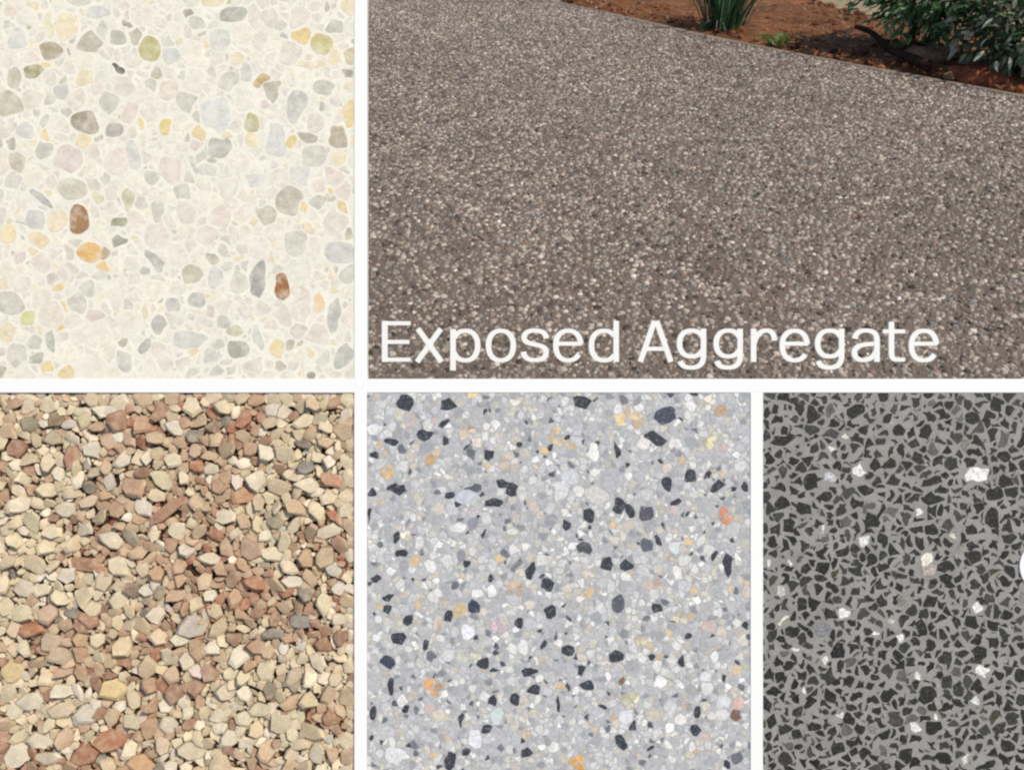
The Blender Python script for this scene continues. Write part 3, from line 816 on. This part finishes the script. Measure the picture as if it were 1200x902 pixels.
EDGE_PX = [(560, -21), (610, -8.5), (650, 2), (700, 13), (780, 31), (845, 46), (920, 61), (1000, 76), (1100, 94.5), (1200, 113)]
edge = [at(*p) for p in EDGE_PX]
d0 = (edge[0] - edge[1]).normalized(); d1 = (edge[-1] - edge[-2]).normalized()
edge = [edge[0] + d0 * 9] + edge + [edge[-1] + d1 * 6]


def edge_at(s):
    """point along the driveway edge, s in 0..1 by length, with left-hand normal pointing to the bed"""
    L_ = [(edge[i + 1] - edge[i]).length for i in range(len(edge) - 1)]
    t = s * sum(L_)
    for i, l in enumerate(L_):
        if t <= l or i == len(L_) - 1:
            p = edge[i].lerp(edge[i + 1], t / l)
            return p
        t -= l


M_CEMENT = material('driveway_cement', lin((112, 100, 90)), 0.85, 0.2, [(1.3, 0.86, 1.1, 4), (260, 0.6, 1.4, 2)], bump=(300, 0.6, 0.003))
M_DSTONE = material('driveway_stone', None, 0.7, 0.25, [(0.5, 0.82, 1.12, 4), (5, 0.86, 1.1, 3), (350, 0.85, 1.12, 2)], tinted=True)
M_BORDER = material('border_concrete', lin((144, 128, 115)), 0.85, 0.2, [(3, 0.7, 1.15, 4), (140, 0.8, 1.15, 3)], bump=(160, 0.4, 0.003))
poly = [(p.x, p.y) for p in edge] + [(14, edge[-1].y - 3), (14, -5), (-14, -5), (-14, edge[0].y + 2)]
v = [(x, y, 0.0) for x, y in poly] + [(x, y, -0.06) for x, y in poly]
n = len(poly)
f = [tuple(range(n - 1, -1, -1))] + [(i, (i + 1) % n, n + (i + 1) % n, n + i) for i in range(n)]
dw = mesh_obj('driveway', v, f, M_CEMENT)
bm = bmesh.new(); bm.from_mesh(dw.data); bmesh.ops.triangulate(bm, faces=[q for q in bm.faces if len(q.verts) > 4]); bmesh.ops.recalc_face_normals(bm, faces=bm.faces); bm.to_mesh(dw.data); bm.free()
dw['kind'] = 'structure'

# smooth concrete border along the bed
nS = 90
inn, outr = [], []
for k in range(nS + 1):
    s = k / nS
    p = edge_at(s); q = edge_at(min(1, s + 0.004)); r_ = edge_at(max(0, s - 0.004))
    t = (q - r_).normalized(); nrm = Vector((t.y, -t.x, 0))
    if nrm.y > 0: nrm = -nrm
    wv = 0.035 + 0.05 * noise.noise(Vector((k * 0.8, 1.3, 0)))
    inn.append(p + nrm * wv); outr.append(p - nrm * 0.012)
V = []
for a, b in zip(inn, outr):
    V += [(a.x, a.y, -0.002), (a.x, a.y, 0.0045), (b.x, b.y, 0.0055), (b.x, b.y, -0.05)]
Fc = []
for k in range(nS):
    for q in range(3): Fc.append((4 * k + q, 4 * k + 4 + q, 4 * k + 5 + q, 4 * k + 1 + q))
bo = mesh_obj('border_strip', V, Fc, M_BORDER, dw)

# exposed stones
rng = np.random.default_rng(4)
sp = 0.0215
xs = np.arange(-2.2, 5.6, sp); ys = np.arange(1.75, 9.6, sp * 0.92)
X, Y = np.meshgrid(xs, ys)
X = X + ((np.arange(len(ys)) % 2) * sp / 2)[:, None]
X = (X + rng.uniform(-.42, .42, X.shape) * sp).ravel(); Y = (Y + rng.uniform(-.42, .42, Y.shape) * sp).ravel()
cp, sp_ = math.cos(PITCH), math.sin(PITCH)
dep = Y * cp + H * sp_
px = 600 + F * X / dep
py = 451 - F * (Y * sp_ - H * cp) / dep
keep = (px > 415 - 40) & (px < 1240) & (py > -14) & (py < 470)
ex = np.array([p.x for p in inn]); ey = np.array([p.y for p in inn])
o_ = np.argsort(ex)
keep &= Y < np.interp(X, ex[o_], ey[o_]) - 0.006
keep &= rng.random(X.shape) < 0.93
X, Y, dep, px, py = X[keep], Y[keep], dep[keep], px[keep], py[keep]
# grit between the larger stones, close to the board
gi = np.flatnonzero(dep < 5.0)
X = np.concatenate([X, X[gi] + rng.uniform(-.7, .7, len(gi)) * sp]); Y = np.concatenate([Y, Y[gi] + rng.uniform(-.7, .7, len(gi)) * sp])
dep = np.concatenate([dep, dep[gi]]); px = np.concatenate([px, px[gi]]); py = np.concatenate([py, py[gi]])
NS = len(X)
PD = [(1.7, (184, 171, 156)), (2.8, (163, 150, 137)), (2.8, (140, 127, 114)), (2.2, (115, 103, 92)), (1.4, (91, 81, 72)), (0.5, (146, 120, 104)), (0.9, (137, 134, 127)), (0.4, (208, 196, 182)), (0.4, (72, 64, 57))]
pw = np.array([w for w, _ in PD]); pw = pw / pw.sum()
pc = np.array([lin(c) for _, c in PD])
colr = pc[rng.choice(len(PD), NS, p=pw)] * rng.uniform(0.85, 1.15, (NS, 1))
rad = sp * rng.uniform(0.26, 0.70, NS)
rad[NS - len(gi):] *= 0.5
hgt = rad * rng.uniform(0.35, 0.6, NS)
asp = rng.uniform(0.5, 1.0, NS); yaw = rng.uniform(0, math.pi, NS)


def stone_batch(idx, n, frustum):
    m = len(idx)
    a = rng.uniform(0, 6.28, (m, 1)) + 2 * math.pi * (np.arange(n)[None] + rng.uniform(-.25, .25, (m, n))) / n
    rr = rng.uniform(0.82, 1.12, (m, n)) * rad[idx][:, None]
    lx, ly = np.cos(a) * rr, np.sin(a) * rr * asp[idx][:, None]
    c, s = np.cos(yaw[idx])[:, None], np.sin(yaw[idx])[:, None]
    bx, by = lx * c - ly * s, lx * s + ly * c
    rings = [np.stack([bx, by, np.full_like(bx, -0.0012)], -1)]
    if frustum:
        k = 0.66
        tz = hgt[idx][:, None] * rng.uniform(0.75, 1.15, (m, n))
        rings.append(np.stack([bx * k, by * k, tz], -1))
    else:
        rings.append(np.stack([bx[:, :1] * .12, by[:, :1] * .12, hgt[idx][:, None]], -1))
    P = np.concatenate(rings, 1)
    P[..., 0] += X[idx][:, None]; P[..., 1] += Y[idx][:, None]
    return P


def local_faces(n, frustum):
    if frustum: return [(k, (k + 1) % n, n + (k + 1) % n, n + k) for k in range(n)] + [tuple(range(n, 2 * n))]
    return [(k, (k + 1) % n, n) for k in range(n)]


def np_mesh(name, P, faces, cols, mat, parent):
    m, nv, _ = P.shape
    me = bpy.data.meshes.new(name)
    me.vertices.add(m * nv)
    me.vertices.foreach_set('co', P.reshape(-1).astype(np.float32))
    lt = np.array([i for q in faces for i in q]); ls = np.array([len(q) for q in faces])
    tot = (lt[None] + (np.arange(m) * nv)[:, None]).ravel()
    szs = np.tile(ls, m)
    me.loops.add(len(tot)); me.loops.foreach_set('vertex_index', tot.astype(np.int32))
    me.polygons.add(len(szs))
    st = np.concatenate([[0], np.cumsum(szs)[:-1]])
    me.polygons.foreach_set('loop_start', st.astype(np.int32))
    me.update(calc_edges=True)
    me.validate()
    set_tint(me, np.repeat(cols, nv, axis=0))
    me.materials.append(mat)
    o = bpy.data.objects.new(name, me)
    COL.objects.link(o)
    if parent: o.parent = parent
    return o


vis = (px > 432) & (px < 1200) & (py > 0) & (py < 443)
size = rad / dep * np.sqrt(asp)
rank = np.argsort(np.where(vis, -size, 1))
parts_i, rest = rank[:300], rank[300:]
fac6 = local_faces(6, True)
P = stone_batch(parts_i, 6, True)
for k, i in enumerate(parts_i):
    c0 = Vector((X[i], Y[i], 0))
    o = mesh_obj('stone', [Vector(q) - c0 for q in P[k]], fac6, M_DSTONE, dw, tint=tuple(colr[i]))
    o.location = c0
near = rest[dep[rest] < 7.5]; far = rest[dep[rest] >= 7.5]
o = np_mesh('small_stones', stone_batch(near, 6, True), fac6, colr[near], M_DSTONE, dw); tag(o, kind='stuff')
o = np_mesh('small_stones', stone_batch(far, 5, True), local_faces(5, True), colr[far], M_DSTONE, dw); tag(o, kind='stuff')
print('driveway stones', NS, len(near), len(far))

# red soil bed between the driveway edge and the pale ground beyond
M_SOIL = material('red_soil', lin((134, 92, 64)), 0.95, 0.1, [(2.2, 0.6, 1.15, 5), (14, 0.6, 1.3, 4), (90, 0.7, 1.25, 3)], bump=(70, 0.9, 0.02))
top_px = [(662, -2), (705, -9), (800, -12), (945, -5), (985, 11), (1020, 20), (1090, 22), (1200, 30)]
bot_px = [(655, 2.4), (705, 13.4), (800, 35), (930, 62.5), (1000, 75.6), (1090, 92.3), (1200, 112.6)]
tp = [at(*p, -0.02) for p in top_px]; bp_ = [at(*p, -0.02) for p in bot_px]
tp.append(tp[-1] + (tp[-1] - tp[-2]).normalized() * 3); bp_.append(bp_[-1] + (bp_[-1] - bp_[-2]).normalized() * 3)


def lerp_list(L_, s):
    t = s * (len(L_) - 1); i = min(int(t), len(L_) - 2)
    return L_[i].lerp(L_[i + 1], t - i)


NU, NV = 220, 60
V = []
def soil_z(x, y):
    return 0.022 * noise.noise(Vector((x * 2.3, y * 2.3, 0))) + 0.016 * noise.noise(Vector((x * 9, y * 9, 4))) + 0.008 * noise.noise(Vector((x * 28, y * 28, 9)))
for i in range(NU + 1):
    for j in range(NV + 1):
        v_ = j / NV
        p = lerp_list(bp_, i / NU).lerp(lerp_list(tp, i / NU), v_)
        e = min(1, v_ * 8, (1 - v_) * 6 + 0.1, i / 4 + 0.1)
        V.append((p.x, p.y, -0.022 + e * (0.02 + soil_z(p.x, p.y))))
Fc = [(i * (NV + 1) + j, (i + 1) * (NV + 1) + j, (i + 1) * (NV + 1) + j + 1, i * (NV + 1) + j + 1) for i in range(NU) for j in range(NV)]
bed = mesh_obj('planting_bed', V, Fc, M_SOIL, smooth=True)
bed['kind'] = 'structure'
rb = random.Random(77)


def rock_vf(rnd, sx, sy, sz, seed=0, sub=2):
    bm = bmesh.new()
    bmesh.ops.create_icosphere(bm, subdivisions=sub, radius=1)
    for q in bm.verts:
        d = 1 + 0.35 * noise.noise(q.co * 1.3 + Vector((seed, 0, 0))) + 0.14 * noise.noise(q.co * 3.4 + Vector((0, seed, 0)))
        q.co = Vector((q.co.x * sx, q.co.y * sy, q.co.z * sz)) * d
    v = [q.co.copy() for q in bm.verts]; f = [tuple(x.index for x in q.verts) for q in bm.faces]
    bm.free()
    return v, f


# soil crumbs
cr = [rock_vf(rb, 1, 1, 0.7, k, 1) for k in range(6)]
V, Fc, T = [], [], []
for _ in range(900):
    s, t_ = rb.uniform(0.02, 0.86), rb.random() ** 1.2
    p = lerp_list(bp_, s).lerp(lerp_list(tp, s), t_)
    v, f = rb.choice(cr)
    z = -0.004 + soil_z(p.x, p.y)
    r_ = rb.choice((0.006, 0.01, 0.014, 0.02, 0.032)) * rb.uniform(.7, 1.2)
    mm = Matrix.Translation((p.x, p.y, z)) @ Matrix.Rotation(rb.uniform(0, 6.28), 4, 'Z') @ Matrix.Scale(r_, 4)
    b = len(V); V += [mm @ q for q in v]; Fc += [tuple(q + b for q in ff) for ff in f]
    T += [jit(rb, lin(rb.choice(((124, 76, 50), (100, 62, 42), (138, 90, 62), (80, 54, 42), (134, 104, 80)))), 0.15)] * len(v)
M_CRUMB = material('soil_crumb', None, 0.95, 0.1, [(60, 0.7, 1.2, 3)], tinted=True)
tag(mesh_obj('soil_crumbs', V, Fc, M_CRUMB, bed, tint=T), kind='stuff')

# ------------------------------------------------------------------ plants, rocks and a dead branch in the bed
def leaf_shape(n, w):
    """unit leaf along +X, folded along its midrib; verts and quads"""
    V, Fc = [], []
    for i in range(n + 1):
        t = i / n
        hw = w * math.sin(math.pi * min(1, t * 0.94 + 0.04)) ** 0.8 * (1 - 0.25 * t)
        z = -0.28 * t * t
        V += [(t, -hw, z + hw * 0.35), (t, 0, z), (t, hw, z + hw * 0.35)]
    for i in range(n):
        a = 3 * i
        Fc += [(a, a + 3, a + 4, a + 1), (a + 1, a + 4, a + 5, a + 2)]
    return V, Fc


def translucent(m, k):
    N, L = m.node_tree.nodes, m.node_tree.links
    p = N['Principled BSDF']; o_ = N['Material Output']
    tr = N.new('ShaderNodeBsdfTranslucent'); mx = N.new('ShaderNodeMixShader'); mx.inputs[0].default_value = k
    L.new(p.inputs['Base Color'].links[0].from_socket, tr.inputs['Color'])
    L.new(p.outputs[0], mx.inputs[1]); L.new(tr.outputs[0], mx.inputs[2]); L.new(mx.outputs[0], o_.inputs['Surface'])


M_LEAF = material('shrub_leaf', None, 0.5, 0.3, [(40, 0.8, 1.2, 2)], tinted=True)
M_STEM = material('shrub_stem', lin((92, 74, 56)), 0.9, 0.1, [(60, 0.6, 1.2, 3)])
M_BLADE = material('agave_blade', None, 0.5, 0.4, [(30, 0.75, 1.2, 3)], tinted=True)
translucent(M_LEAF, 0.3)
translucent(M_BLADE, 0.2)
LMESH = []
for k in range(3):
    v, f = leaf_shape(4, (0.17, 0.21, 0.25)[k])
    me = bpy.data.meshes.new('leaf'); me.from_pydata(v, [], f); set_tint(me, (1, 1, 1)); me.materials.append(M_LEAF)
    me.polygons.foreach_set('use_smooth', [True] * len(me.polygons))
    LMESH.append((me, v, f))


def shrub(name, base, label, n_leaf, rx, ry, zc, rz, seed, palette, gap=0.12):
    rnd = random.Random(seed)
    t = empty(name, base)
    tag(t, label, 'shrub')
    tips = []
    for k in range(11):
        a = 2 * math.pi * k / 11 + rnd.uniform(-.3, .3)
        rr = rnd.uniform(0.35, 0.95)
        e = Vector((math.cos(a) * rx * rr, math.sin(a) * ry * rr, zc + rz * rnd.uniform(-.35, .8)))
        pts = [Vector((math.cos(a) * .03, math.sin(a) * .03, -0.03)), Vector((e.x * .35, e.y * .35, e.z * .5)), Vector((e.x * .8, e.y * .8, e.z * .85)), e]
        v, f = tube_vf(pts, [0.011, 0.009, 0.006, 0.003], 6)
        mesh_obj('stem', v, f, M_STEM, t, smooth=True)
        tips += [pts[1].lerp(pts[2], .5), pts[2], e]
    leaves = []
    clumps = []
    for _ in range(46):
        while True:
            q = Vector((rnd.uniform(-1, 1), rnd.uniform(-1, 1), rnd.uniform(-1, 1)))
            if 0.3 < q.length < 1: break
        clumps.append(Vector((q.x * rx, q.y * ry, zc + q.z * rz)))
    for k in range(n_leaf):
        c = rnd.choice(clumps)
        p = c + Vector((rnd.gauss(0, gap), rnd.gauss(0, gap), rnd.gauss(0, gap * .8)))
        if p.z < 0.05: p.z = rnd.uniform(.05, .2)
        out = Vector((p.x / rx, p.y / ry, (p.z - zc) / rz + 0.25))
        if out.length < .01: out = Vector((0, 0, 1))
        d = (out.normalized() + Vector((rnd.gauss(0, .6), rnd.gauss(0, .6), rnd.gauss(0, .5)))).normalized()
        z = (Vector((0, 0, 1)) + Vector((rnd.gauss(0, .45), rnd.gauss(0, .45), 0)))
        y = z.cross(d).normalized(); z = d.cross(y)
        s = rnd.uniform(0.045, 0.095)
        mm = Matrix(((d.x * s, y.x * s, z.x * s, p.x), (d.y * s, y.y * s, z.y * s, p.y), (d.z * s, y.z * s, z.z * s, p.z), (0, 0, 0, 1)))
        w = base + p
        dp = w.y * cp - (w.z - H) * sp_
        qx = 600 + F * w.x / dp; qy = 451 - F * (w.y * sp_ + (w.z - H) * cp) / dp
        seen = -6 < qy < 130 and qx < 1206
        leaves.append((not seen, p.y, mm, jit(rnd, pick(rnd, palette), 0.2, 0.08), rnd.randrange(3)))
    leaves.sort(key=lambda q: (q[0], q[1]))
    V, Fc, T = [], [], []
    for k, (_, _, mm, c, sh) in enumerate(leaves):
        me, v, f = LMESH[sh]
        if k < 300:
            o = bpy.data.objects.new('leaf', me); COL.objects.link(o); o.parent = t
            o.matrix_local = mm; o.color = (*c, 1)
        else:
            b = len(V); V += [mm @ Vector(q) for q in v]; Fc += [tuple(q + b for q in ff) for ff in f]; T += [c] * len(v)
    if V: tag(mesh_obj('foliage', V, Fc, M_LEAF, t, smooth=True, tint=T), kind='stuff')
    return t


GA = [(3, (0.045, 0.110, 0.036)), (3, (0.070, 0.160, 0.055)), (2.4, (0.115, 0.215, 0.085)), (2.2, (0.32, 0.42, 0.24)), (1.2, (0.54, 0.58, 0.42))]  # palest greens are painted highlights of sunlit leaves
GB = [(3, (0.040, 0.085, 0.036)), (3, (0.070, 0.130, 0.056)), (1.8, (0.15, 0.21, 0.11)), (2.2, (0.48, 0.48, 0.36)), (1.4, (0.64, 0.61, 0.50))]  # cream tints mix pale variegation with painted bright highlights
pA = at(1075, 62); pB = at(1185, 84)
shrub('leafy_shrub', Vector((pA.x, pA.y, 0)), 'dark green leafy shrub arching over the dead branch, left of the paler shrub', 2800, 0.44, 0.34, 0.42, 0.27, 5, GA)
shrub('leafy_shrub', Vector((pB.x + .05, pB.y, 0)), 'shrub with pale cream flecked leaves reaching the soil at the right edge of the bed', 3000, 0.46, 0.34, 0.38, 0.33, 9, GB)

# strappy plant at the driveway edge
pa = at(848, 33)
ag = empty('strap_leaf_plant', Vector((pa.x, pa.y, -0.01)))
tag(ag, 'clump of upright dark green strap leaves growing in the red soil beside the driveway edge', 'plant')
ra = random.Random(14)
for k in range(95):
    a = ra.uniform(0, 2 * math.pi)
    lean = abs(ra.gauss(0, 0.22)) + 0.03
    ln = ra.uniform(0.34, 0.72)
    w = ra.uniform(0.009, 0.018)
    r0 = ra.uniform(0.01, 0.15)
    bx, by = math.cos(a) * r0 * 1.1, math.sin(a) * r0 * .7
    hd = Vector((math.cos(a), math.sin(a), 0)); sd_ = Vector((-hd.y, hd.x, 0))
    V, Fc = [], []
    n = 6
    for i in range(n + 1):
        t = i / n
        th = lean + 0.5 * t * t * lean * 2
        p = Vector((bx, by, 0)) + hd * (math.sin(th) * ln * t) + Vector((0, 0, math.cos(th * .9) * ln * t - 0.01))
        ww = w * (0.75 + 0.7 * t - 1.42 * t ** 2.4) + 0.0006
        V += [p - sd_ * ww + hd * ww * .0, p - hd * ww * .4, p + sd_ * ww]
    for i in range(n):
        q = 3 * i
        Fc += [(q, q + 1, q + 4, q + 3), (q + 1, q + 2, q + 5, q + 4)]
    c = pick(ra, [(3, (0.030, 0.085, 0.038)), (2.4, (0.05, 0.125, 0.055)), (1.6, (0.09, 0.18, 0.09)), (0.5, (0.24, 0.30, 0.19))])
    mesh_obj('leaf', V, Fc, M_BLADE, ag, smooth=True, tint=jit(ra, c, .2, .05))
for k in range(5):                            # old bent leaves lying at the foot
    a = ra.uniform(math.pi * 1.05, math.pi * 1.6)
    hd = Vector((math.cos(a), math.sin(a), 0)); sd_ = Vector((-hd.y, hd.x, 0))
    V, Fc = [], []
    for i in range(5):
        t = i / 4
        p = Vector((-0.06, -0.02, 0.03)) + hd * (0.15 * t) + Vector((0, 0, 0.05 * math.sin(t * 3.1) - 0.02 * t + .01))
        ww = 0.009 * (1 - t * .8)
        V += [p - sd_ * ww, p + sd_ * ww]
    for i in range(4): Fc.append((2 * i, 2 * i + 1, 2 * i + 3, 2 * i + 2))
    o = mesh_obj('leaf', V, Fc, M_BLADE, ag, tint=(0.17, 0.18, 0.13))
    o['label'] = 'withered grey green leaf'

# leaf litter: fallen leaves and bits of twig on the soil and spilled on the driveway edge
V, Fc, T = [], [], []
rl = random.Random(31)
for k in range(420):
    s_ = rl.uniform(0.0, 0.86); t_ = rl.uniform(-0.03, 1.0)
    p = lerp_list(bp_, s_).lerp(lerp_list(tp, s_), t_)
    me, v, f = LMESH[k % 3]
    z = (0.010 if t_ < 0.02 else 0.004 + soil_z(p.x, p.y)) + rl.uniform(0, .008)
    l_ = rl.uniform(0.02, 0.06)
    mm = Matrix.Translation((p.x, p.y, z)) @ Matrix.Rotation(rl.uniform(0, 6.28), 4, 'Z') @ Matrix.Rotation(rl.gauss(0, .25), 4, 'X') @ Matrix.Diagonal((l_, l_ * rl.choice((.25, .7, 1.0)), l_, 1))
    b = len(V); V += [mm @ Vector(q) for q in v]; Fc += [tuple(q + b for q in ff) for ff in f]
    T += [jit(rl, lin(rl.choice(((120, 88, 58), (96, 68, 46), (150, 116, 78), (84, 58, 42), (104, 96, 52), (170, 146, 110)))), 0.15)] * len(v)
tag(mesh_obj('leaf_litter', V, Fc, M_CRUMB, bed, tint=T), kind='stuff')

# small weed
pw_ = at(910, 54)
wd = empty('small_weed', Vector((pw_.x, pw_.y, 0.0)))
tag(wd, 'small light green weed sprouting from the red soil right of the strap leaf plant', 'weed')
rw = random.Random(2)
for k in range(34):
    me, v, f = LMESH[k % 3]
    a = rw.uniform(0, 6.28); s = rw.uniform(0.05, 0.095)
    o = bpy.data.objects.new('leaf', me); COL.objects.link(o); o.parent = wd
    o.location = (math.cos(a) * rw.uniform(0, .08), math.sin(a) * rw.uniform(0, .06), rw.uniform(0.0, 0.05))
    o.rotation_euler = (rw.gauss(0, .3), -rw.uniform(0.2, 1.0), a); o.scale = (s, s * .8, s)
    o.color = (*jit(rw, (0.13, 0.22, 0.05), .2, .1), 1)

# rocks
M_ROCK = material('bed_rock', None, 0.9, 0.15, [(18, 0.65, 1.25, 4), (90, 0.75, 1.2, 3)], bump=(60, 0.7, 0.012), tinted=True)
for (px_, py_, w, d, h, c, sd2, lab) in [
    (1146, 90, .19, .15, .065, (132, 74, 54), 3, 'rounded red brown earth rock near the driveway edge under the pale flecked shrub'),
    (1078, 66, .20, .15, .075, (172, 132, 112), 8, 'flat pinkish rock lying behind the dead branch under the dark shrub'),
    (1007, 64, .055, .05, .045, (74, 50, 42), 12, 'small dark stone left of the dead branch, the larger of the two'),
    (978, 62, .030, .028, .034, (52, 36, 32), 15, 'smallest dark stone on the red soil, left of the larger dark one')]:
    p = at(px_, py_)
    v, f = rock_vf(rb, w, d, h, sd2, 3)
    o = mesh_obj('garden_rock', v, f, M_ROCK, smooth=True, tint=lin(c))
    o.location = (p.x, p.y, h * 0.25 - 0.012)
    tag(o, lab, 'rock', 'rocks in the planting bed')

# dead branch lying diagonally
M_BARK = material('dead_bark', lin((62, 44, 36)), 0.9, 0.1, [(30, 0.5, 1.3, 4)], bump=(60, 0.8, 0.01))
b0, b1 = at(1000, 46), at(1085, 86)
pts, rads = [], []
for k in range(9):
    t = k / 8
    p = b0.lerp(b1, t)
    pts.append(Vector((p.x + .02 * math.sin(t * 7), p.y, 0.085 - 0.055 * t + .012 * math.sin(t * 9)))); rads.append(0.016 + 0.016 * t + .003 * math.sin(t * 17))
org = pts[4].copy(); org.z = 0
v, f = tube_vf([p - org for p in pts], rads, 9)
v2, f2 = tube_vf([pts[5] - org, pts[5] - org + Vector((.13, .05, .05)), pts[5] - org + Vector((.24, .04, .03))], [0.016, 0.011, 0.005], 7)
br = empty('dead_branch', org)
tag(br, 'dark dead branch lying aslant on the soil in front of the dark green shrub', 'branch')
mesh_obj('limb', v, f, M_BARK, br, smooth=True)
mesh_obj('twig', v2, f2, M_BARK, br, smooth=True)
